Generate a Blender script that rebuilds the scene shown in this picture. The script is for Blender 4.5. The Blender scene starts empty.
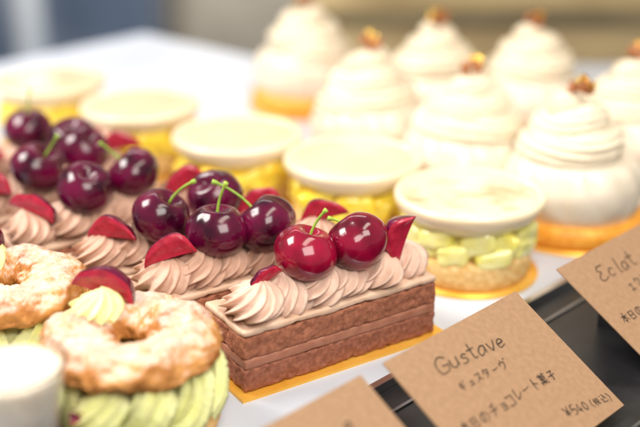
import bpy, math, random
from mathutils import Vector, Matrix, Euler, noise
random.seed(7)
S = 0.01                       # everything below is written in centimetres
C = bpy.context.scene.collection
PI = math.pi
TH = math.radians(22); F = 1100.0; CH = 22.3

def ground(px, py, z):
    """where a sight line of the photograph meets the height z (cm)"""
    u = (px-320)/F; v = (py-213.5)/F
    t = (CH-z)/(math.sin(TH)+v*math.cos(TH))
    return Vector((u*t, t*(math.cos(TH)-v*math.sin(TH)), z))

# ------------------------------------------------------------------ materials
def mat(name, c1, c2=None, scale=200, rough=.5, bump=0, bscale=None, sss=0, sssr=(1,.6,.4), coat=0, metal=0,
        trans=0, lo=.35, hi=.65, detail=4, bdist=.001, spec=.5, ior=1.45, crough=.06):
    m = bpy.data.materials.new(name); m.use_nodes = True
    nt = m.node_tree; N = nt.nodes; L = nt.links
    p = N['Principled BSDF']
    p.inputs['Base Color'].default_value = (*c1, 1)
    p.inputs['Roughness'].default_value = rough
    p.inputs['Metallic'].default_value = metal
    p.inputs['Specular IOR Level'].default_value = spec
    p.inputs['IOR'].default_value = ior
    p.inputs['Transmission Weight'].default_value = trans
    p.inputs['Coat Weight'].default_value = coat
    p.inputs['Coat Roughness'].default_value = crough
    if sss:
        p.inputs['Subsurface Weight'].default_value = sss
        p.inputs['Subsurface Radius'].default_value = sssr
        p.inputs['Subsurface Scale'].default_value = .004
    tc = N.new('ShaderNodeTexCoord')
    if c2 is not None:
        n = N.new('ShaderNodeTexNoise'); n.inputs['Scale'].default_value = scale; n.inputs['Detail'].default_value = detail
        L.new(tc.outputs['Object'], n.inputs['Vector'])
        r = N.new('ShaderNodeValToRGB')
        r.color_ramp.elements[0].position = lo; r.color_ramp.elements[0].color = (*c1, 1)
        r.color_ramp.elements[1].position = hi; r.color_ramp.elements[1].color = (*c2, 1)
        L.new(n.outputs['Fac'], r.inputs['Fac']); L.new(r.outputs['Color'], p.inputs['Base Color'])
    if bump:
        b = N.new('ShaderNodeTexNoise'); b.inputs['Scale'].default_value = bscale or scale; b.inputs['Detail'].default_value = 6
        L.new(tc.outputs['Object'], b.inputs['Vector'])
        bp = N.new('ShaderNodeBump'); bp.inputs['Strength'].default_value = bump; bp.inputs['Distance'].default_value = bdist
        L.new(b.outputs['Fac'], bp.inputs['Height']); L.new(bp.outputs['Normal'], p.inputs['Normal'])
    return m

M = {}
M['counter'] = mat('white_counter', (.52,.56,.65), (.59,.63,.71), 12, .25)
M['steel'] = mat('brushed_steel', (.62,.64,.67), (.75,.76,.78), 60, .25, metal=1)
M['trim'] = mat('dull_grey_trim', (.25,.26,.28), (.33,.34,.36), 60, .35, metal=1)
M['black'] = mat('black_rail', (.010,.010,.012), (.018,.018,.02), 80, .35)
M['stand'] = mat('black_plastic', (.010,.010,.011), (.018,.018,.02), 90, .35)
M['kraft'] = mat('kraft_card', (.29,.172,.096), (.35,.21,.12), 420, .85, .25, 1200, detail=10, bdist=.0002, lo=.3, hi=.7)
M['ink'] = mat('ink', (.008,.006,.005), (.014,.011,.009), 300, .6)
M['sponge'] = mat('chocolate_sponge', (.25,.078,.040), (.44,.175,.10), 520, .8, .55, 700, sss=.2, lo=.28, hi=.72, bdist=.0010, detail=9)
M['sponge2'] = mat('chocolate_sponge_moist', (.21,.060,.032), (.39,.145,.082), 520, .7, .55, 700, sss=.2, lo=.28, hi=.72, bdist=.0010, detail=9, coat=.1)
M['ganache'] = mat('pink_ganache', (.62,.41,.29), (.70,.49,.37), 160, .38, .2, 260, sss=.2)
M['layer'] = mat('rose_mousse', (.36,.14,.085), (.44,.19,.12), 200, .45, .3, 420, sss=.15)
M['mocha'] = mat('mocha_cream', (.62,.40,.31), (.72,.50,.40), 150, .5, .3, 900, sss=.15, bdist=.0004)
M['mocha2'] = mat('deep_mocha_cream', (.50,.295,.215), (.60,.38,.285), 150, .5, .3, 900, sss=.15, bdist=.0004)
M['gold'] = mat('gold_board', (.88,.44,.05), (.97,.56,.10), 40, .32, .1, 120, metal=.4)
M['leafgold'] = mat('gold_leaf', (1,.58,.08), (1,.78,.25), 500, .2, .8, 900, metal=1)
M['cherry'] = mat('red_cherry_skin', (.11,.001,.010), (.40,.004,.042), 70, .16, coat=.4, lo=.3, hi=.74, bump=.05, bscale=1400, bdist=.0002, detail=7, crough=.07, spec=.4)
M['wine'] = mat('wine_cherry_skin', (.06,.001,.008), (.33,.003,.038), 60, .16, coat=.4, lo=.34, hi=.74, bump=.05, bscale=1400, bdist=.0002, detail=7, crough=.07, spec=.4)
M['dark'] = mat('dark_cherry_skin', (.020,.001,.008), (.18,.003,.048), 60, .18, coat=.3, lo=.34, hi=.78, bump=.05, bscale=1400, bdist=.0002, detail=7, crough=.08, spec=.4)
M['flesh'] = mat('cherry_flesh', (.27,.004,.024), (.54,.022,.060), 130, .30, .4, 260, coat=.25, sss=.15, sssr=(1,.1,.1), lo=.3, hi=.72, detail=6)
M['stem'] = mat('cherry_stem', (.20,.34,.03), (.36,.50,.07), 200, .45)
M['choux_in'] = mat('choux_crumb', (.62,.36,.13), (.72,.46,.2), 200, .8, .6, 500)
M['green'] = mat('pistachio_cream', (.77,.78,.32), (.83,.83,.43), 150, .5, .2, 900, sss=.08, bdist=.0004)
M['panna'] = mat('panna_cotta', (.77,.65,.45), (.81,.69,.50), 60, .22, sss=.2, coat=.4)
M['glaze'] = mat('caramel_glaze', (.81,.71,.53), (.54,.35,.18), 62, .04, coat=1, sss=.1, lo=.45, hi=.70, detail=9, crough=.01)  # tan mottling is a reflection painted into the glaze colour
M['glaze_plain'] = mat('cream_glaze', (.79,.68,.48), (.75,.62,.41), 50, .08, coat=1, sss=.15, crough=.03)
M['fruit_g'] = mat('green_fruit', (.86,.76,.12), (.92,.87,.38), 70, .16, .15, 250, coat=.8, sss=.45, sssr=(1,.9,.2))
M['fruit_y'] = mat('yellow_fruit', (.93,.62,.02), (.97,.76,.10), 90, .16, .15, 250, coat=.8, sss=.4, sssr=(1,.8,.1))
M['biscuit'] = mat('tart_biscuit', (.72,.42,.13), (.88,.62,.28), 330, .75, .8, 600)
M['sable'] = mat('orange_biscuit', (.80,.30,.025), (.92,.44,.06), 260, .4, .5, 500, sss=.1)
M['white'] = mat('white_glaze', (.75,.66,.53), (.79,.70,.58), 50, .3, sss=.12, coat=.2)
M['whip'] = mat('whipped_cream', (.76,.665,.51), (.80,.71,.56), 60, .5, .15, 500, sss=.10, bdist=.0004)
M['nut'] = mat('caramel_nut', (.22,.06,.02), (.50,.18,.05), 260, .3, .5, 500, coat=.5)
M['glass'] = mat('clear_glass', (1,1,1), rough=.02, trans=1, ior=1.2)
M['pink'] = mat('pink_mousse', (.80,.48,.38), (.86,.58,.48), 80, .4, sss=.3)
M['wall'] = mat('tan_wall', (.32,.25,.15), (.44,.35,.22), 3, .9)
M['panel'] = mat('case_back_panel', (.24,.17,.08), (.50,.39,.21), 11, .6, lo=.3, hi=.7, detail=1)
M['rail'] = mat('olive_rail', (.12,.095,.05), (.2,.16,.085), 9, .5)
M['slate'] = mat('slate_cabinet', (.09,.13,.21), (.24,.30,.41), 5, .7, detail=1)
M['paleblue'] = mat('pale_blue_board', (.50,.58,.70), (.70,.76,.84), 6, .7, detail=1)  # brightness of a lit window, put into the colour
M['sage'] = mat('taupe_board', (.34,.32,.28), (.52,.48,.41), 7, .7, detail=1)
M['floor'] = mat('wood_floor', (.30,.24,.17), (.40,.32,.24), 3, .6)

# choux: golden crust dusted with icing sugar where it faces up
def choux_mat():
    m = mat('sugared_choux', (.33,.105,.022), (.66,.32,.10), 110, .72, .6, 300, lo=.3, hi=.7, bdist=.0014, detail=8, spec=.2)
    nt = m.node_tree; N = nt.nodes; L = nt.links; p = N['Principled BSDF']
    ramp = [x for x in N if x.type == 'VALTORGB'][0]; tc = [x for x in N if x.type == 'TEX_COORD'][0]
    g = N.new('ShaderNodeNewGeometry'); sx = N.new('ShaderNodeSeparateXYZ'); L.new(g.outputs['Normal'], sx.inputs[0])
    n = N.new('ShaderNodeTexNoise'); n.inputs['Scale'].default_value = 170; n.inputs['Detail'].default_value = 15; n.inputs['Roughness'].default_value = .92
    L.new(tc.outputs['Object'], n.inputs['Vector'])
    a = N.new('ShaderNodeMath'); a.operation = 'MULTIPLY_ADD'; a.inputs[1].default_value = .36; L.new(sx.outputs['Z'], a.inputs[0]); L.new(n.outputs['Fac'], a.inputs[2])
    mr = N.new('ShaderNodeMapRange'); mr.inputs['From Min'].default_value = .72; mr.inputs['From Max'].default_value = 1.0; L.new(a.outputs[0], mr.inputs['Value'])
    mx = N.new('ShaderNodeMix'); mx.data_type = 'RGBA'; L.new(mr.outputs[0], mx.inputs['Factor'])
    L.new(ramp.outputs['Color'], mx.inputs['A']); mx.inputs['B'].default_value = (.80,.74,.70,1)
    L.new(mx.outputs['Result'], p.inputs['Base Color'])
    return m
M['choux'] = choux_mat()

# ------------------------------------------------------------------ object helpers
def build(name, vf, m, parent=None, loc=(0,0,0), rot=(0,0,0), smooth=True, mats=None, midx=None):
    v, f = vf
    me = bpy.data.meshes.new(name)
    me.from_pydata([(x*S, y*S, z*S) for x, y, z in v], [], f); me.update()
    me.materials.append(m)
    if mats:
        for k in mats: me.materials.append(k)
    if midx:
        for i, p in enumerate(me.polygons): p.material_index = midx[i]
    if smooth:
        for p in me.polygons: p.use_smooth = True
    o = bpy.data.objects.new(name, me); C.objects.link(o)
    o.location = Vector(loc)*S; o.rotation_euler = rot
    if parent: o.parent = parent
    return o
def again(o, parent, loc=None, rot=None, scale=None):
    c = o.copy(); C.objects.link(c); c.parent = parent
    if loc is not None: c.location = Vector(loc)*S
    if rot is not None: c.rotation_euler = rot
    if scale is not None: c.scale = scale
    return c
def thing(name, label, cat, loc, rz=0, group=None):
    o = bpy.data.objects.new(name, None); C.objects.link(o); o.empty_display_size = .01
    o.location = Vector(loc)*S; o.rotation_euler = (0,0,rz)
    o['label'] = label; o['category'] = cat
    if group: o['group'] = group
    return o
def structure(o): o['kind'] = 'structure'; return o

# ------------------------------------------------------------------ shapes
def lathe(prof, n=48, rf=None):
    v = []; f = []
    k = len(prof)
    for i in range(n):
        a = 2*PI*i/n
        for r, z in prof:
            rr = r*(rf(a, z) if rf else 1)
            v.append((rr*math.cos(a), rr*math.sin(a), z))
    for i in range(n):
        j = (i+1) % n
        for q in range(k-1):
            f.append((i*k+q, j*k+q, j*k+q+1, i*k+q+1))
    f.append(tuple(i*k for i in range(n))[::-1]); f.append(tuple(i*k+k-1 for i in range(n)))
    return v, f
def smooth_prof(pts, sub=5):
    P = [Vector((x, z, 0)) for x, z in pts]
    Q = [P[0]*2-P[1]]+P+[P[-1]*2-P[-2]]; out = []
    for i in range(1, len(Q)-2):
        for s in range(sub):
            t = s/sub; a, b, c, e = Q[i-1], Q[i], Q[i+1], Q[i+2]
            r = .5*((2*b)+(c-a)*t+(2*a-5*b+4*c-e)*t*t+(3*b-a-3*c+e)*t**3)
            out.append((max(r.x, .01), r.y))
    out.append(pts[-1]); return out
def prism(poly, z0, z1):
    n = len(poly)
    v = [(x, y, z0) for x, y in poly]+[(x, y, z1) for x, y in poly]
    f = [tuple(range(n))[::-1], tuple(range(n, 2*n))]
    for i in range(n):
        j = (i+1) % n; f.append((i, j, n+j, n+i))
    return v, f
def box(x0, x1, y0, y1, z0, z1): return prism([(x0,y0),(x1,y0),(x1,y1),(x0,y1)], z0, z1)
def rough_box(sx, sy, z0, z1, step, amp, freq, bev=.08, seed=0, wav=0):
    """box centred in x,y, fine grid on every side, rounded edges, uneven surface"""
    sz = z1-z0
    nx, ny, nz = [max(2, int(round(d/step))) for d in (sx, sy, sz)]
    idx = {}; v = []; f = []
    def P(i, j, k):
        key = (i, j, k)
        if key in idx: return idx[key]
        p = Vector(((i/nx-.5)*sx, (j/ny-.5)*sy, (k/nz-.5)*sz))
        h = Vector((sx/2-bev, sy/2-bev, sz/2-bev))
        q = Vector((max(-h.x, min(h.x, p.x)), max(-h.y, min(h.y, p.y)), max(-h.z, min(h.z, p.z))))
        d = p-q
        if d.length > 1e-6: d.normalize(); p = q+d*bev
        w = Vector((p.x, p.y, p.z+z0))*freq+Vector((seed*7.3, 0, 0))
        nn = noise.noise(w)+.5*noise.noise(w*2.3)
        out = d if d.length > .1 else Vector((0,0,0))
        p = p+out*(nn*amp-abs(nn)*amp*.6)
        if wav: p = p+out*wav*noise.noise(Vector((p.x*.7, p.y*.7, p.z+seed)))
        v.append((p.x, p.y, p.z+(z0+z1)/2)); idx[key] = len(v)-1
        return idx[key]
    for i in range(nx):
        for j in range(ny):
            f.append((P(i,j,0), P(i,j+1,0), P(i+1,j+1,0), P(i+1,j,0)))
            f.append((P(i,j,nz), P(i+1,j,nz), P(i+1,j+1,nz), P(i,j+1,nz)))
    for i in range(nx):
        for k in range(nz):
            f.append((P(i,0,k), P(i+1,0,k), P(i+1,0,k+1), P(i,0,k+1)))
            f.append((P(i,ny,k), P(i,ny,k+1), P(i+1,ny,k+1), P(i+1,ny,k)))
    for j in range(ny):
        for k in range(nz):
            f.append((P(0,j,k), P(0,j,k+1), P(0,j+1,k+1), P(0,j+1,k)))
            f.append((P(nx,j,k), P(nx,j+1,k), P(nx,j+1,k+1), P(nx,j,k+1)))
    return v, f
def piped(path, rads, n=9, amp=.2, twist=0, per=6, jit=.03, seed=0, pw=.8):
    """cream squeezed through a star nozzle along a path"""
    v = []; f = []; m = n*per; K = len(path)
    T = [(path[min(i+1, K-1)]-path[max(i-1, 0)]).normalized() for i in range(K)]
    up = Vector((0,0,1))
    if abs(T[0].dot(up)) > .9: up = Vector((1,0,0))
    a = (up-T[0]*up.dot(T[0])).normalized()
    for i in range(K):
        a = (a-T[i]*a.dot(T[i])).normalized(); b = T[i].cross(a)
        for q in range(m):
            ph = 2*PI*q/m
            s = 1-amp*abs(math.sin(n*ph/2))**pw
            s *= 1+jit*noise.noise(Vector((i*.45+seed, ph*2, seed)))*2
            an = ph+twist*i/K
            p = path[i]+(a*math.cos(an)+b*math.sin(an))*rads[i]*s
            v.append(tuple(p))
        if i:
            for q in range(m):
                r = (q+1) % m
                f.append(((i-1)*m+q, (i-1)*m+r, i*m+r, i*m+q))
    f.append(tuple(range(m))[::-1]); f.append(tuple((K-1)*m+q for q in range(m)))
    return v, f
def kiss(seed, R=1.40, H=1.5, n=11, tw=1.9):
    """a star of cream pressed down and twisted, ridges sweeping from tip to foot"""
    v = []; f = []; K = 50; m = n*10
    for i in range(K+1):
        t = i/K
        base_r = R*(math.sin(min(1, (t+.12)/.44)*PI/2)**.5)*max(0, 1-((t-.32)/.68 if t > .32 else 0)**2.1)
        base_r = max(base_r, .015)
        lx = .30*t*t; ly = .18*math.sin(seed)*t
        for q in range(m):
            ph = 2*PI*q/m
            s = 1-.30*(1-.35*t)*abs(math.sin(n*ph/2))**1.0
            s *= 1+.09*noise.noise(Vector((math.cos(ph)*1.5+seed, math.sin(ph)*1.5, t*2)))*2+.05*math.sin(ph*2+seed+t*3)+.03*noise.noise(Vector((ph*5, t*9, seed)))
            an = ph+tw*t+.16*math.sin(seed+t*4)
            v.append((base_r*s*math.cos(an)*.92+lx, base_r*s*math.sin(an)*1.02+ly, H*t*(1+.08*noise.noise(Vector((math.cos(ph), math.sin(ph)+seed, 0))))))
    for i in range(K):
        for q in range(m):
            r = (q+1) % m
            f.append((i*m+q, i*m+r, (i+1)*m+r, (i+1)*m+q))
    f.append(tuple(range(m))[::-1]); f.append(tuple(K*m+q for q in range(m)))
    return v, f
def cherry_mesh(R=1.25, n=56, seed=0):
    prof = []
    K = 34
    for i in range(K+1):
        t = PI*i/K
        r = R*math.sin(t); z = -R*.92*math.cos(t)
        top = max(0, 1-(PI-t)/.70)
        z -= .46*R*top**1.6
        r *= 1+.06*math.sin(t*1.5)
        prof.append((max(r, .004), z))
    def rf(a, z): return 1+.035*math.cos(a)-.055*math.exp(-((a-PI)/.22)**2)+.022*math.sin(3*a+seed)+.04*noise.noise(Vector((math.cos(a)*1.3+seed, math.sin(a)*1.3, z*.8)))
    return lathe(prof, n, rf)
def stem_mesh(L, bend, r=.055):
    path = []; rads = []
    K = 14
    for i in range(K):
        t = i/(K-1)
        path.append(Vector((bend*t*t*L, .1*math.sin(t*3)*L*.5, L*t)))
        rads.append(r*(1+.25*abs(t-.5)) if t < .9 else r*1.9)
    return piped(path, rads, 5, .05, 0, 2)
def wedge_mesh(seed=0, R=1.15, Lx=1.25, ang=1.4, nu=30, na=18):
    """a cut piece of cherry: dark skin outside, two cut faces"""
    v = []; f = []; mi = []
    def rr(i):
        u = PI*i/nu
        return R*max(0, math.sin(u))**1.1*(1+.20*noise.noise(Vector((u*1.3, seed*5, 0)))+.07*math.sin(3*u+seed))
    def xx(i): return -Lx*math.cos(PI*i/nu)+.12*math.sin(i*.3+seed)*math.sin(PI*i/nu)
    for i in range(nu+1):
        for j in range(na+1):
            a = ang*(j/na-.5)
            w = rr(i)*(1+.05*noise.noise(Vector((i*.15, j*.2, seed))))
            v.append((xx(i), w*math.sin(a), w*math.cos(a)-R*.5))
    w = na+1
    for i in range(nu):
        for j in range(na): f.append((i*w+j, i*w+j+1, (i+1)*w+j+1, (i+1)*w+j)); mi.append(0)
    nb = 12
    for side in (0, 1):
        a = ang*(-.5 if side == 0 else .5)
        nrm_ = Vector((0, -math.cos(a), math.sin(a))) if side == 0 else Vector((0, math.cos(a), -math.sin(a)))
        b = len(v)
        for i in range(nu+1):
            for j in range(nb+1):
                s = j/nb
                rad = (1-s)*.10*R*math.sin(PI*i/nu)+s*rr(i)*(1+.05*noise.noise(Vector((i*.15, (0 if side == 0 else na)*.2, seed))))
                p = Vector((xx(i), rad*math.sin(a), rad*math.cos(a)-R*.5))
                k_ = math.sin(PI*s)*math.sin(PI*i/nu)
                dent = .12*math.exp(-((i/nu-.5)/.2)**2-((s-.3)/.28)**2)
                p -= nrm_*(dent+.10*noise.noise(Vector((i*.22, j*.32, seed+side)))*k_-.12*k_)
                v.append(tuple(p))
        for i in range(nu):
            for j in range(nb):
                q = (b+i*(nb+1)+j, b+(i+1)*(nb+1)+j, b+(i+1)*(nb+1)+j+1, b+i*(nb+1)+j+1)
                f.append(q if side else q[::-1]); mi.append(1)
    return v, f, mi
def lump(sx, sy, sz, seed, amp=.18, n=5, bv=.28):
    v, f = rough_box(sx, sy, -sz/2, sz/2, max(sx, sy, sz)/n, amp*min(sx, sy, sz), 2.2/max(sx, sy, sz), bev=min(sx, sy, sz)*bv, seed=seed)
    return v, f
def chunk(seed, k=1.0):
    """hand cut piece of fruit: a skewed block with soft corners"""
    rn = random.Random(int(seed*10)+5)
    v, f = lump((1.2+rn.uniform(-.15,.25))*k, 1.0*k, (.9+rn.uniform(-.1,.15))*min(k, 1.2), seed, .08, 11, .32)
    ax, ay, tx = rn.uniform(-.3,.3), rn.uniform(-.25,.25), rn.uniform(-.25,.25)
    return [(x*(1+tx*z)+ax*z, y*(1-tx*x*.5)+ay*x*.4, z*(1+.3*ax*x)) for x, y, z in v], f

# ------------------------------------------------------------------ setting
d = Vector((.70,.714,0)).normalized(); nrm = Vector((d.y, -d.x, 0))
P0 = Vector((5.75, 41.2, 0))
a = P0-d*62; b = P0+d*64
edge_a, edge_b = a, b
structure(build('counter', prism([(a.x,a.y),(b.x,b.y),(52,88),(-3,88),(-16,99),(-34,80),(-60,72),(-60,a.y)], -2.5, 0), M['counter'], smooth=False))
def strip(name, o0, o1, z0, z1, m):
    q = [edge_a+nrm*o0, edge_a+nrm*o1, edge_b+nrm*o1, edge_b+nrm*o0]
    return build(name, prism([(p.x,p.y) for p in q], z0, z1), m, smooth=False)
structure(strip('counter_edge_trim', .004, .32, -2.5, .03, M['steel']))
structure(strip('ledge', .33, 24, -1.6, -.36, M['black']))
for i, o0 in enumerate((1.5, 8.6)):
    structure(strip('ledge_trim_line', o0, o0+.14, -.358, -.28, M['trim']))
structure(build('floor', box(-400,400,-60,420,-92,-90), M['floor'], smooth=False))
structure(build('wall', box(-400,400,330,340,-90,220), M['wall'], smooth=False))
def labelled(o, l, c): o['label'] = l; o['category'] = c; return o
pn = labelled(build('display_case_back_panel', box(-2,52,88.5,90,-2,34), M['panel'], smooth=False), 'blurred tan back panel of the display case behind the cream domes', 'panel')
build('panel_rail', box(-2.2,52,87.9,88.45,3.1,4.3), M['rail'], pn, smooth=False)
labelled(build('slate_cabinet', rough_box(26, 24, -60, 34, 4, .2, .1, .8), M['slate'], loc=(-44,215,0)), 'dark slate blue cabinet blurred in the upper left', 'cabinet')
labelled(build('pale_board', rough_box(5, 3, -50, 40, 2, .1, .1, .5), M['paleblue'], loc=(-48,180,0)), 'narrow pale blue upright board blurred near the upper left corner', 'board')  # plain box whose pale colour stands in for a lit window
labelled(build('dark_board', rough_box(10, 3, -50, 40, 2, .1, .1, .5), M['slate'], loc=(-58,190,0)), 'dark blue grey board blurred at the left edge of the photo', 'board')
labelled(build('taupe_board', rough_box(30, 3, -60, 40, 4, .1, .1, .5), M['sage'], loc=(-16,230,0)), 'grey brown board blurred behind the far end of the counter', 'board')

# ------------------------------------------------------------------ cherry cakes
CL, CW = 9.2, 3.1; ANG = math.radians(33)
sp_low = rough_box(CL, CW, .14, 1.14, .085, .075, 3.6, .10, 1, wav=.03)
sp_fill = rough_box(CL-.02, CW-.02, 1.12, 1.56, .1, .03, 1.5, .07, 2, wav=.03)
sp_top = rough_box(CL, CW, 1.54, 2.50, .085, .075, 3.6, .10, 3, wav=.03)
gan = rough_box(CL+.03, CW+.03, 2.50, 2.80, .10, .05, 1.5, .12, 4, wav=.06)
brd = prism([(-CL/2-.3,-CW/2-.35),(CL/2+.45,-CW/2-.35),(CL/2+.45,CW/2+.3),(-CL/2-.3,CW/2+.3)], .0, .13)
proto = {}
def cached(key, name, fn, m, parent, loc=(0,0,0), rot=(0,0,0), scale=None, smooth=True):
    if key not in proto:
        r = fn()
        o = build(name, r[:2], m, parent, loc, rot, smooth, mats=[M['flesh']] if len(r) == 3 else None, midx=r[2] if len(r) == 3 else None)
        proto[key] = o
        if scale: o.scale = scale
        return o
    return again(proto[key], parent, loc, rot, scale or (1,1,1))
base = Vector((.15, 40.2, 0))
offs = [(0,0),(-3.6,2.35),(-6.6,4.6),(-10.2,7.3),(-13.3,10.4),(-15.6,15.4)]
cherries = [[(305,252),(357,241)],[(217,230),(266,223)],[(162,216),(214,195)],[(86,188),(133,173)],[(38,167),(84,150)],[(28,129),(72,140)]]
# per wedge: pixel, height, turn, rise to the right, roll (how much skin shows on top), size
wedges = [[(262,277,4.15,.5,-.5,-.6,.56),(397,237,4.5,.3,-1.25,-.6,.82)],
          [(168,250,4.30,.25,-.22,-.80,.82),(322,211,4.3,.1,-.3,-.7,.82)],
          [(114,229,4.30,-.25,-.05,-.70,.82),(256,199,4.3,.2,-.35,-.85,.78)],
          [(36,205,4.30,-.35,.28,-.80,.86),(183,181,4.3,.3,-.4,-.8,.84)],
          [(-10,185,4.30,.1,.1,-.8,.82),(120,142,4.3,.2,-.1,-.85,.78)],
          [(-15,150,4.30,0,.1,-.8,.82),(84,132,4.3,-.1,.1,-.9,.84)]]
# per cherry: tilt back, tilt sideways, stem length, stem bend
stems = [[(-.1,.30,1.2,.25),(-.55,-.75,.8,-.5)],[(-.1,.05,1.35,.25),(-.2,-.75,2.1,-.25)],[(.1,.5,1.5,.35),(.35,-.4,0,0)],[(.3,.3,0,0),(-.1,-.75,1.4,-.1)],[(.1,.6,1.3,0),(.3,.6,0,.2)],[(-.1,.05,1.4,.1),(.4,0,0,0)]]
names = ['front chocolate sponge cake with one red and one wine coloured cherry',
 'second cherry cake from the front, two dark cherries and a long green stem',
 'third cherry cake from the front, behind the one with the long green stem',
 'fourth cherry cake from the front, dark purple cherries above the far sugared ring',
 'fifth cherry cake from the front, blurred dark cherries at the left edge',
 'rearmost cherry cake at the left edge, in front of the yellow fruit tarts']
for k, (ox, oy) in enumerate(offs):
    t = thing('cherry_cake', names[k], 'cake', (base.x+ox, base.y+oy, 0), ANG, 'rectangular cherry cakes in a row')
    cached('brd', 'cake_board', lambda: brd, M['gold'], t, smooth=False)
    cached('spl', 'lower_sponge', lambda: sp_low, M['sponge2'], t)
    cached('spf', 'mousse_layer', lambda: sp_fill, M['layer'], t)
    cached('spt', 'upper_sponge', lambda: sp_top, M['sponge'], t)
    cached('gan', 'ganache_layer', lambda: gan, M['ganache'], t)
    for i in range(6):
        vv = (i+k) % 4
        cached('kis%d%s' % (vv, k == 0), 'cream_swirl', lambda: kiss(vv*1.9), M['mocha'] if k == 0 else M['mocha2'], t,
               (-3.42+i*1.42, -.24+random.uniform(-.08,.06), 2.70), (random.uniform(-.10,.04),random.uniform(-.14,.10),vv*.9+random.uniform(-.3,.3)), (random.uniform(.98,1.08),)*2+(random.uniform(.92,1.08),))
    Rm = Matrix.Rotation(-ANG, 3, 'Z')
    def loc_of(px, py, z): return Rm @ (ground(px, py, z)-Vector((base.x+ox, base.y+oy, 0)))
    for i, (px, py) in enumerate(cherries[k]):
        l = loc_of(px, py, 4.70)
        sx, sy_, L_, bd = stems[k][i]
        mk = ('cherry', 'wine')[i] if k == 0 else 'dark'
        kk = 'ch%d%s' % ((i+2*k) % 3, mk)
        ch = cached(kk, 'cherry', lambda: cherry_mesh(1.24+.03*i, seed=i*2+k), M[mk], t, l, (0,0,0))
        ch.rotation_euler = (Matrix.Rotation(-ANG, 3, 'Z') @ Matrix.Rotation(sy_, 3, 'Y') @ Matrix.Rotation(sx, 3, 'X') @ Matrix.Rotation(k+i*2.0, 3, 'Z')).to_euler()
        if L_ > 0:
            s = build('stem', stem_mesh(L_, bd), M['stem'], ch, (0,0,.70))
            s.rotation_euler = (0, 0, -(k+i*2.0))
    for i, (px, py, wz, tz, ty, tx, sc) in enumerate(wedges[k]):
        w = cached('wd%d' % ((i+k) % 3), 'cherry_slice', lambda: wedge_mesh((i+k) % 3*1.7), M['dark'], t, loc_of(px, py, wz))
        w.rotation_euler = (Rm @ Matrix.Rotation(tz, 3, 'Z') @ Matrix.Rotation(ty, 3, 'Y') @ Matrix.Rotation(tx, 3, 'X')).to_euler()
        w.scale = (sc*1.08, sc, sc)

# ------------------------------------------------------------------ fruit tarts
tl = ['nearest round tart with mottled caramel glaze and pale green fruit, beside the front cherry cake',
      'second round tart from the front, plain cream disc over yellow fruit',
      'third round tart from the front, plain cream disc behind the cherry cakes',
      'fourth round tart from the front, blurred cream disc over yellow fruit',
      'farthest round tart, blurred cream disc at the upper left edge']
tp = [ground(470,193,3.9), ground(353,158,3.9), ground(237,134,3.9), ground(140,104,3.9), ground(50,80,3.9)]
disc = lathe([(.02,2.70),(2.5,2.70),(2.72,2.75),(2.96,2.95),(3.22,3.2),(3.42,3.42),(3.52,3.6),(3.55,3.78),(3.53,3.92),(3.45,4.0),(3.32,4.01),(3.2,3.97),(3.12,3.88),(.02,3.86)], 80)
top = lathe([(.02,3.84),(3.08,3.845),(3.14,3.88),(3.1,3.92),(2.95,3.94),(2.0,3.945),(.02,3.95)], 80)
shell = lathe([(.02,.14),(2.85,.14),(2.97,.25),(3.02,.7),(3.05,1.15),(3.0,1.4),(2.85,1.48),(.02,1.45)], 120, lambda a, z: 1+.012*noise.noise(Vector((math.cos(a)*6, math.sin(a)*6, z*3)))+.014*noise.noise(Vector((math.cos(a)*19, math.sin(a)*19, z*7))))
core = lathe([(.02,1.4),(2.4,1.4),(2.55,2.0),(2.45,2.72),(.02,2.72)], 40)
board_r = lathe([(.02,0),(3.4,0),(3.42,.06),(3.4,.12),(.02,.12)], 64)
for k, p in enumerate(tp):
    t = thing('fruit_tart', tl[k], 'tart', (p.x, p.y, 0), k*.9, 'round cream topped fruit tarts')
    cached('brr', 'cake_board', lambda: board_r, M['gold'], t)
    cached('she', 'tart_base', lambda: shell, M['biscuit'], t)
    cached('disc', 'cream_disc', lambda: disc, M['panna'], t)
    g = build('glaze', top, M['glaze'] if k == 0 else M['glaze_plain'], t)
    fm = M['fruit_g'] if k == 0 else M['fruit_y']
    build('fruit_filling', core, fm, t)
    for lay in range(2):
        nn = 10 if k == 0 else 9
        for i in range(nn):
            an = 2*PI*(i+.5*lay)/nn+random.uniform(-.10,.10)
            vv = (i*3+lay) % 6
            R = 2.52+random.uniform(-.12,.10)
            cached('fr%d%s' % (vv, k == 0), 'fruit_piece', lambda: chunk(vv*2.2+1, 1.2 if k == 0 else 1.4), fm, t,
                   (R*math.cos(an), R*math.sin(an), 1.80+lay*.62+random.uniform(-.08,.08)), (random.uniform(-.35,.35), random.uniform(-.35,.35), an+PI/2+random.uniform(-.6,.6)))
def flake(parent, loc, s, seed):
    rn = random.Random(seed)
    v = []; f = []; n = 5
    for i in range(n):
        for j in range(n):
            v.append(((i/(n-1)-.5)*s+rn.uniform(-.1,.1)*s, (j/(n-1)-.5)*s*.8+rn.uniform(-.1,.1)*s, rn.uniform(-.22,.22)*s+.3*s*math.sin(i*1.3)))
    for i in range(n-1):
        for j in range(n-1):
            if (i, j) not in ((0,0),(3,3)): f.append((i*n+j, (i+1)*n+j, (i+1)*n+j+1, i*n+j+1))
    return build('gold_leaf', (v, f), M['leafgold'], parent, loc, (rn.uniform(-.8,.8), rn.uniform(-.8,.8), rn.uniform(0,3)), smooth=False)

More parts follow.
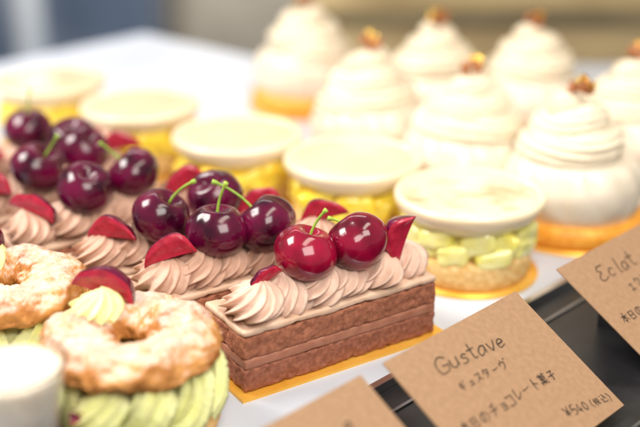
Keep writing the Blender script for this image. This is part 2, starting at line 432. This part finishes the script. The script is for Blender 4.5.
# ------------------------------------------------------------------ cream domes
dp = [(582,80),(472,60),(372,36),(305,-6),(439,12),(535,14),(640,45)]
dlab = ['nearest cream dome at the right, gold leaf and nuts on top, orange biscuit base',
        'second cream dome from the front, right behind the mottled glazed tart',
        'third cream dome from the front, behind the second plain cream tart',
        'leftmost and farthest tall cream dome, its peak at the top edge',
        'blurred back row cream dome, just right of the leftmost one',
        'back row cream dome with bright gold leaf, behind the two nearest domes',
        'cream dome cut off by the right edge, behind the nearest dome']
def lobes(a, z):
    return 1+.05*(abs(math.cos(6.5*a+.6*z))-.5)*min(1, max(0,(z-1.3)/.8))*max(0, min(1, (4.8-z)/1.0))+.025*noise.noise(Vector((math.cos(a)*2, math.sin(a)*2, z)))
body = lathe(smooth_prof([(.02,1.2),(2.95,1.2),(3.3,1.35),(3.52,1.9),(3.54,2.8),(3.38,3.4),(3.15,3.8),(2.8,4.05),(1.6,4.2),(.02,4.25)], 4), 156, lobes)
dbase = lathe([(.02,.13),(3.55,.13),(3.75,.28),(3.82,.7),(3.72,1.12),(3.4,1.28),(.02,1.28)], 100, lambda a, z: 1+.012*noise.noise(Vector((math.cos(a)*8, math.sin(a)*8, z*4)))+.006*noise.noise(Vector((math.cos(a)*25, math.sin(a)*25, z*9))))
def big_swirl():
    path = []; rads = []; K = 220
    for i in range(K):
        t = i/(K-1); an = 2*PI*2.8*t
        R = 2.15*(1-t)**.70+.08*math.sin(an*1.7)
        path.append(Vector((R*math.cos(an), R*math.sin(an), 3.70+3.15*t+.08*math.sin(an*2.3))))
        r = 1.26*(1-t*.45)*(1+.05*math.sin(an*1.3))
        if t < .05: r *= .4+.6*t/.05
        if t > .93: r *= max(.1, math.cos((t-.93)/.07*PI/2))
        rads.append(r)
    return piped(path, rads, 14, .17, 7, 7, .04, pw=.9)
for k, (px, py) in enumerate(dp):
    p = ground(px, py, 7.9)
    t = thing('cream_dome', dlab[k], 'cake', (p.x, p.y, 0), k*1.3, 'tall white cream domes on biscuit bases')
    cached('brr2', 'cake_board', lambda: lathe([(.02,0),(4.05,0),(4.07,.06),(4.05,.12),(.02,.12)], 64), M['gold'], t)
    cached('dba', 'biscuit_base', lambda: dbase, M['sable'], t)
    cached('dbo', 'glazed_body', lambda: body, M['white'], t)
    cached('dsw', 'cream_swirl', big_swirl, M['whip'], t, rot=(random.uniform(-.04,.04), random.uniform(-.04,.04), 0))
    for i in range(4):
        an = i*1.6+k
        cached('nut%d' % i, 'nut', lambda: lump(.62,.5,.46,i*3.3,.3,6), M['nut'], t, (.38*math.cos(an), .38*math.sin(an), 7.4+.09*i), (an, i, 1))
    flake(t, (.1,-.3,7.85), .85, k+3)

# ------------------------------------------------------------------ sugared choux rings
def ring_mesh():
    v = []; f = []; nu, nv = 240, 84
    for i in range(nu):
        a = 2*PI*i/nu
        for j in range(nv):
            b = 2*PI*j/nv
            rz = .62 if math.sin(b) > 0 else .35
            dr = Vector((math.cos(b)*math.cos(a), math.cos(b)*math.sin(a), math.sin(b)))
            w = Vector((math.cos(a)*2.2, math.sin(a)*2.2, 0))+dr
            crack = max(0, 1-abs(noise.noise(w*1.5+Vector((4,2,7))))/.06)
            nn = .20*noise.noise(w*.9)+.13*noise.noise(w*2.0)+.07*abs(noise.noise(w*4.2))+.025*abs(noise.noise(w*10))+.012*noise.noise(w*20)-.02-.06*crack
            rr = 1.28*(1+nn)
            R = 1.84+rr*math.cos(b)
            v.append((R*math.cos(a)*1.03, R*math.sin(a), rr*rz*math.sin(b)))
    for i in range(nu):
        for j in range(nv):
            f.append((i*nv+j, ((i+1)%nu)*nv+j, ((i+1)%nu)*nv+(j+1)%nv, i*nv+(j+1)%nv))
    return v, f
def fold(seed):
    # one long ridged fold of cream that leans around the ring as it climbs and tucks in at the top
    path = []; rads = []; K = 60
    for i in range(K):
        t = i/(K-1)
        an = -.26+.54*t+.05*math.sin(seed+5*t)
        R = 1.75+1.0*math.sin(.2+t*2.5)+.05*math.sin(9*t+seed)
        path.append(Vector((R*math.cos(an), R*math.sin(an), 1.0+1.9*t)))
        r = .96*(1-.28*t)*(1+.04*math.sin(9*t+seed))
        if t < .15: r *= .45+.55*math.sin(t/.15*PI/2)
        if t > .8: r *= max(.15, math.cos((t-.8)/.2*PI/2))
        rads.append(r)
    return piped(path, rads, 10, .38, .5, 10, .03, seed, pw=.85)
rl = ['nearest sugared choux ring with pistachio cream, cherry slice on top, lower left',
      'farther sugared choux ring with pistachio cream, cut off by the left edge']
rp = [Vector((-6.75,34.5,0)), Vector((-12.3,38.9,0))]
rings = []
for k, p in enumerate(rp):
    t = thing('choux_ring', rl[k], 'pastry', (p.x, p.y, 0), k*.8, 'sugared choux rings with pistachio cream'); rings.append(t)
    cached('rbo', 'choux_base', lambda: lathe([(.02,0),(2.6,0),(3.0,.15),(3.15,.5),(3.0,.85),(.02,.9)], 80, lambda a, z: 1+.03*noise.noise(Vector((math.cos(a)*3, math.sin(a)*3, z*2)))), M['choux_in'], t)
    cached('rfi', 'cream_filling', lambda: lathe([(.02,.85),(2.2,.85),(2.3,1.6),(2.1,2.7),(1.2,2.9),(.02,3.0)], 40), M['green'], t)
    for i in range(10):
        vv = i % 3
        cached('shl%d' % vv, 'cream_fold', lambda: fold(vv*3.7), M['green'], t, (0,0,0), (0,0,2*PI*i/10+random.uniform(-.05,.05)))
    cached('rtp', 'choux_top', ring_mesh, M['choux'], t, (0,0,3.42), (.03,.02,0))
    Rm = Matrix.Rotation(-k*.8, 3, 'Z')
    l = Rm @ (ground(90,309,4.0)-rp[0]); l = Vector((l.x, l.y, 3.35))
    cached('rro', 'top_rosette', lambda: kiss(1.1, 1.25, 1.35, 10, 2.0), M['green'], t, (l.x*.84, l.y*.8-.1, l.z+.25), (-.05,-.05,0))
    w = cached('wdr', 'cherry_slice', lambda: wedge_mesh(2.2), M['dark'], t, (l.x+.65, l.y+.45, 4.85))
    w.rotation_euler = (Rm @ Matrix.Rotation(-.2, 3, 'Z') @ Matrix.Rotation(.32, 3, 'Y') @ Matrix.Rotation(-.6, 3, 'X')).to_euler()
# red fruit tucked under the nearest ring's cream
l = ground(72,417,1.9)-rp[0]
cached('wdr', 'fruit_slice', None, M['dark'], rings[0], (l.x, l.y-.25, 1.8), (-.3,.2,.2), (.8,.8,.8))

# ------------------------------------------------------------------ dessert cup
p = ground(10,366,5.0)
t = thing('dessert_cup', 'small glass cup filled with white cream, blurred in the lower left corner', 'dessert', (p.x, p.y, 0))
build('glass_cup', lathe([(.02,.0),(1.5,0),(1.62,.1),(1.72,5.05),(1.76,5.12),(1.7,5.14),(1.66,5.05),(1.56,.2),(.02,.18)], 56), M['glass'], t)
build('fruit_layer', lathe([(.02,.19),(1.54,.21),(1.6,3.2),(.02,3.2)], 48), M['pink'], t)
build('cream_layer', lathe([(.02,3.2),(1.6,3.2),(1.645,4.75),(1.6,4.9),(1.4,4.96),(.02,4.98)], 48), M['white'], t)

# ------------------------------------------------------------------ price cards
GL = {
'G':(.95,[[(.9,.8),(.7,.97),(.4,1),(.12,.75),(.05,.4),(.2,.08),(.5,0),(.85,.1),(.9,.42)],[(.5,.45),(.98,.42)]]),
'u':(.8,[[(.1,.55),(.12,.15),(.35,.0),(.62,.1),(.7,.55)],[(.7,.55),(.75,0)]]),
's':(.7,[[(.65,.5),(.35,.58),(.2,.42),(.55,.25),(.6,.08),(.3,0),(.1,.08)]]),
't':(.7,[[(.35,.95),(.33,.15),(.5,0),(.68,.05)],[(.02,.6),(.68,.62)]]),
'a':(.8,[[(.65,.5),(.35,.58),(.1,.3),(.2,.03),(.45,.05),(.65,.3),(.66,.55)],[(.66,.4),(.74,.0)]]),
'v':(.7,[[(.05,.55),(.3,0)],[(.3,0),(.65,.58)]]),
'e':(.75,[[(.1,.3),(.6,.33),(.5,.55),(.25,.55),(.08,.3),(.2,.03),(.45,0),(.68,.1)]]),
'E':(.9,[[(.85,.95),(.4,1),(.2,.75),(.5,.53),(.15,.35),(.12,.1),(.45,0),(.85,.12)]]),
'c':(.72,[[(.65,.48),(.4,.58),(.1,.3),(.25,.02),(.65,.08)]]),
'l':(.5,[[(.3,1),(.28,.1),(.45,0)]]),
'ギ':(1.1,[[(.1,.72),(.75,.8)],[(.05,.42),(.85,.5)],[(.38,1),(.55,0)],[(.8,1),(.87,.88)],[(.92,1.02),(.98,.9)]]),
'ュ':(.85,[[(.2,.45),(.62,.47)],[(.62,.47),(.58,.08)],[(.08,.06),(.8,.06)]]),
'ス':(1.05,[[(.15,.85),(.8,.88)],[(.8,.88),(.5,.4),(.08,.05)],[(.52,.42),(.9,.08)]]),
'タ':(1.05,[[(.4,1),(.08,.5)],[(.35,.8),(.85,.82)],[(.85,.82),(.6,.3),(.2,0)],[(.32,.5),(.65,.38)]]),
'ー':(1.05,[[(.08,.5),(.92,.55)]]),
'ヴ':(1.2,[[(.42,1.08),(.42,.80)],[(.06,.48),(.06,.79)],[(.06,.79),(.80,.80)],[(.80,.80),(.66,.3),(.28,-.02)],[(.93,1.08),(1.0,.92)],[(1.08,1.08),(1.15,.92)]]),
'本':(1.1,[[(.08,.7),(.92,.72)],[(.5,1),(.5,0)],[(.5,.7),(.08,.2)],[(.5,.7),(.92,.2)],[(.32,.22),(.68,.22)]]),
'日':(1.0,[[(.2,.95),(.2,.03)],[(.2,.93),(.8,.93)],[(.8,.93),(.8,.03)],[(.2,.5),(.8,.5)],[(.2,.08),(.8,.08)]]),
'の':(1.05,[[(.5,.85),(.42,.3),(.2,.15),(.08,.45),(.3,.8),(.6,.85),(.9,.6),(.85,.25),(.55,.02)]]),
'チ':(1.05,[[(.75,.98),(.2,.82)],[(.05,.52),(.95,.55)],[(.5,.88),(.5,.4),(.25,0)]]),
'ョ':(.85,[[(.2,.55),(.7,.55)],[(.7,.55),(.7,.02)],[(.25,.3),(.7,.3)],[(.18,.05),(.7,.05)]]),
'コ':(1.0,[[(.15,.82),(.82,.84)],[(.82,.84),(.8,.1)],[(.12,.1),(.85,.1)]]),
'レ':(.95,[[(.25,.95),(.25,.05)],[(.25,.05),(.85,.5)]]),
'ト':(.95,[[(.35,1),(.35,0)],[(.35,.62),(.8,.4)]]),
'菓':(1.15,[[(.05,.88),(.95,.88)],[(.33,1),(.33,.78)],[(.67,1),(.67,.78)],[(.25,.72),(.25,.42)],[(.25,.72),(.75,.72)],[(.75,.72),(.75,.42)],[(.25,.57),(.75,.57)],[(.25,.42),(.75,.42)],[(.5,.72),(.5,0)],[(.05,.3),(.95,.3)],[(.48,.3),(.1,.03)],[(.52,.3),(.92,.03)]]),
'子':(1.1,[[(.2,.9),(.78,.9)],[(.78,.9),(.5,.65)],[(.5,.65),(.5,.05),(.35,.1)],[(.05,.48),(.95,.5)]]),
'エ':(1.05,[[(.2,.85),(.8,.85)],[(.5,.85),(.5,.12)],[(.05,.12),(.95,.12)]]),
'ク':(1.05,[[(.4,1),(.1,.55)],[(.35,.8),(.85,.8)],[(.85,.8),(.65,.3),(.25,0)]]),
'ラ':(1.05,[[(.25,.95),(.75,.95)],[(.12,.65),(.85,.66)],[(.85,.66),(.65,.25),(.3,0)]]),
'¥':(.8,[[(.1,1),(.4,.5)],[(.4,.5),(.7,1)],[(.4,.5),(.4,0)],[(.1,.42),(.7,.42)],[(.1,.22),(.7,.22)]]),
'5':(.7,[[(.6,1),(.22,1)],[(.22,1),(.15,.55),(.45,.6),(.6,.35),(.45,.03),(.08,.05)]]),
'4':(.7,[[(.4,1),(.06,.35)],[(.06,.35),(.65,.35)],[(.48,.6),(.44,0)]]),
'0':(.7,[[(.35,1),(.1,.75),(.08,.3),(.3,0),(.55,.25),(.56,.75),(.35,1)]]),
'(':(.5,[[(.4,1.1),(.15,.5),(.4,-.1)]]),
')':(.5,[[(.05,1.1),(.3,.5),(.05,-.1)]]),
'税':(1.05,[[(.4,.98),(.1,.88)],[(.03,.7),(.45,.7)],[(.25,.92),(.25,0)],[(.25,.65),(.05,.35)],[(.27,.6),(.42,.42)],[(.58,1),(.65,.85)],[(.88,1),(.78,.85)],[(.55,.8),(.55,.5)],[(.55,.5),(.9,.5)],[(.9,.5),(.9,.8)],[(.9,.8),(.55,.8)],[(.65,.5),(.5,.03)],[(.8,.5),(.8,.08),(.98,.1)]]),
'込':(1.05,[[(.1,.95),(.22,.8)],[(.05,.55),(.22,.55)],[(.22,.55),(.2,.2),(.05,.05)],[(.2,.15),(.5,.03),(.98,.03)],[(.5,.95),(.65,.8),(.4,.3)],[(.65,.75),(.95,.3)]]),
}
def catmull(pts, sub=6):
    if len(pts) == 2:
        m = (pts[0]+pts[1])/2+Vector((pts[1].y-pts[0].y, pts[0].x-pts[1].x, 0))*.05
        pts = [pts[0], m, pts[1]]
    P = [pts[0]*2-pts[1]]+pts+[pts[-1]*2-pts[-2]]; out = []
    for i in range(1, len(P)-2):
        for s in range(sub):
            t = s/sub; a, b, c, e = P[i-1], P[i], P[i+1], P[i+2]
            out.append(.5*((2*b)+(c-a)*t+(2*a-5*b+4*c-e)*t*t+(3*b-a-3*c+e)*t**3))
    out.append(pts[-1]); return out
def writing(word, x, y, h, w=.05, slope=0, slant=.08, gap=.12, seed=1, xs=1):
    rnd = random.Random(seed); v = []; f = []; cx = x
    for chh in word:
        adv, st = GL[chh]; jy = rnd.uniform(-.07,.07)*h; js = 1+rnd.uniform(-.12,.10); sl = slant+rnd.uniform(-.06,.06)
        for s in st:
            pts = catmull([Vector((cx+(px+sl*py+rnd.uniform(-.025,.025))*h*js*xs, y+jy+slope*(cx-x)+(py+rnd.uniform(-.025,.025))*h*js, 0)) for px, py in s])
            b0 = len(v); K = len(pts)
            for i, pp in enumerate(pts):
                tg = (pts[min(i+1,K-1)]-pts[max(i-1,0)]).normalized(); no = Vector((-tg.y, tg.x, 0))
                ww = w*.5*(1-.4*(i/(K-1)))
                for sg in (-1, 1):
                    q = pp+no*ww*sg; v.append((q.x, q.y, .02))
                if i: f.append((b0+2*i-2, b0+2*i, b0+2*i+1, b0+2*i-1))
        cx += adv*h*xs+gap*h*rnd.uniform(.6,1.3)
    return v, f
ex = d; ang_t = math.atan2(3, 5.17)
ey = (-nrm*math.cos(ang_t)+Vector((0,0,1))*math.sin(ang_t)).normalized(); ez = ex.cross(ey)
def card(origin, label, lines):
    t = thing('price_card', label, 'price card', (0,0,0), 0, 'kraft price cards along the counter edge')
    Mx = Matrix(((ex.x,ey.x,ez.x,origin.x*S),(ex.y,ey.y,ez.y,origin.y*S),(ex.z,ey.z,ez.z,origin.z*S),(0,0,0,1)))
    t.matrix_world = Mx
    v = []; f = []; nx, ny = 20, 14; Wd, Hd = 8.0, 6.0
    for s in (0, 1):
        for i in range(nx+1):
            for j in range(ny+1):
                x = Wd*i/nx; y = -Hd*j/ny
                v.append((x, y, .0-.05*s))
    def id_(s, i, j): return s*(nx+1)*(ny+1)+i*(ny+1)+j
    for i in range(nx):
        for j in range(ny):
            f.append((id_(0,i,j), id_(0,i,j+1), id_(0,i+1,j+1), id_(0,i+1,j))); f.append((id_(1,i,j), id_(1,i+1,j), id_(1,i+1,j+1), id_(1,i,j+1)))
    for i in range(nx):
        f.append((id_(0,i,0), id_(0,i+1,0), id_(1,i+1,0), id_(1,i,0))); f.append((id_(0,i,ny), id_(1,i,ny), id_(1,i+1,ny), id_(0,i+1,ny)))
    for j in range(ny):
        f.append((id_(0,0,j), id_(1,0,j), id_(1,0,j+1), id_(0,0,j+1))); f.append((id_(0,nx,j), id_(0,nx,j+1), id_(1,nx,j+1), id_(1,nx,j)))
    build('card', (v, f), M['kraft'], t, smooth=False)
    for n_, ln in enumerate(lines):
        build('lettering', writing(*ln, seed=n_+3), M['ink'], t, smooth=False)
    return t
def card_stand(origin, label):
    # black wedge holder with a lip in front, under the card
    pr = [(.7,-.355),(.7,2.45),(5.16,-.155),(5.3,-.16),(5.32,.12),(5.44,.12),(5.5,-.355)]
    v = []
    for xx in (2.6, 5.4):
        for u, z in pr:
            q = origin+ex*xx+nrm*u; v.append((q.x, q.y, z))
    n = len(pr); f = [tuple(range(n)), tuple(range(n, 2*n))[::-1]]
    for i in range(n): j = (i+1) % n; f.append((i, n+i, n+j, j))
    o = build('card_stand', (v, f), M['stand'], smooth=False)
    o['label'] = label; o['category'] = 'card stand'; o['group'] = 'black card stands along the counter edge'
    return o
c1 = Vector((2.2,33.8,3)); c2 = Vector((9.85,41.6,3)); c3 = c1-d*9.15
card(c1, 'kraft price card reading Gustave, in front of the cake with red cherries',
     [('Gustave', 1.7, -1.45, .66, .054, -.07, .26, .06), ('ギュスターヴ', 2.0, -2.35, .40, .042, -.04), ('本日のチョコレート菓子', .7, -3.7, .455, .044, -.01), ('¥540', 5.2, -5.2, .38, .044, -.16, 0), ('(税込)', 6.6, -5.42, .34, .034, -.16, 0)])
card(c2, 'kraft price card reading Eclat, cut off by the right edge of the photo',
     [('Eclat', 1.6, -1.45, .72, .054, -.05, .26, .08), ('エクラ', 2.7, -2.45, .42, .044), ('本日のチョコレート菓子', .7, -3.5, .47, .044)])
card(c3, 'kraft price card cut off by the bottom edge, left of the Gustave card', [('e', 5.9, -1.55, .62, .05)])
card_stand(c1, 'black wedge stand under the Gustave card')
card_stand(c2, 'black wedge stand under the Eclat card at the right edge')
card_stand(c3, 'black wedge stand under the card at the bottom edge')

# ------------------------------------------------------------------ light
w = bpy.data.worlds.new('World'); bpy.context.scene.world = w; w.use_nodes = True
w.node_tree.nodes['Background'].inputs[0].default_value = (1,.96,.90,1); w.node_tree.nodes['Background'].inputs[1].default_value = .40
def area(name, loc, tgt, sx, sy, e, col):
    l = bpy.data.lights.new(name, 'AREA'); l.shape = 'RECTANGLE'; l.size = sx*S; l.size_y = sy*S; l.energy = e; l.color = col
    o = bpy.data.objects.new(name, l); C.objects.link(o); o.location = Vector(loc)*S
    o.rotation_euler = (Vector(tgt)-Vector(loc)).to_track_quat('-Z','Y').to_euler(); return o
area('window_light', (-62,50,72), (-2,40,0), 42, 36, 11.2, (1,.96,.89))
area('case_lamp', (14,34,56), (4,40,0), 46, 12, 1.8, (1,.90,.76))
area('room_light', (22,-14,62), (0,34,0), 46, 36, 5.8, (1,.95,.87))  # added soft fill from above the camera, not a fixture of the shop
area('back_room_light', (-30,170,110), (-10,250,0), 120, 80, 40, (1,.96,.9))

# ------------------------------------------------------------------ camera
cam = bpy.data.cameras.new('camera'); co = bpy.data.objects.new('camera', cam); C.objects.link(co)
cam.sensor_width = 36; cam.lens = F/640*36; cam.clip_start = .02; cam.clip_end = 20
co.location = (0,0,CH*S); co.rotation_euler = (PI/2-TH, 0, 0)
cam.dof.use_dof = True; cam.dof.focus_distance = .432; cam.dof.aperture_fstop = 4.2
bpy.context.scene.camera = co
vs = bpy.context.scene.view_settings; vs.view_transform = 'Standard'; vs.look = 'None'; vs.exposure = 0
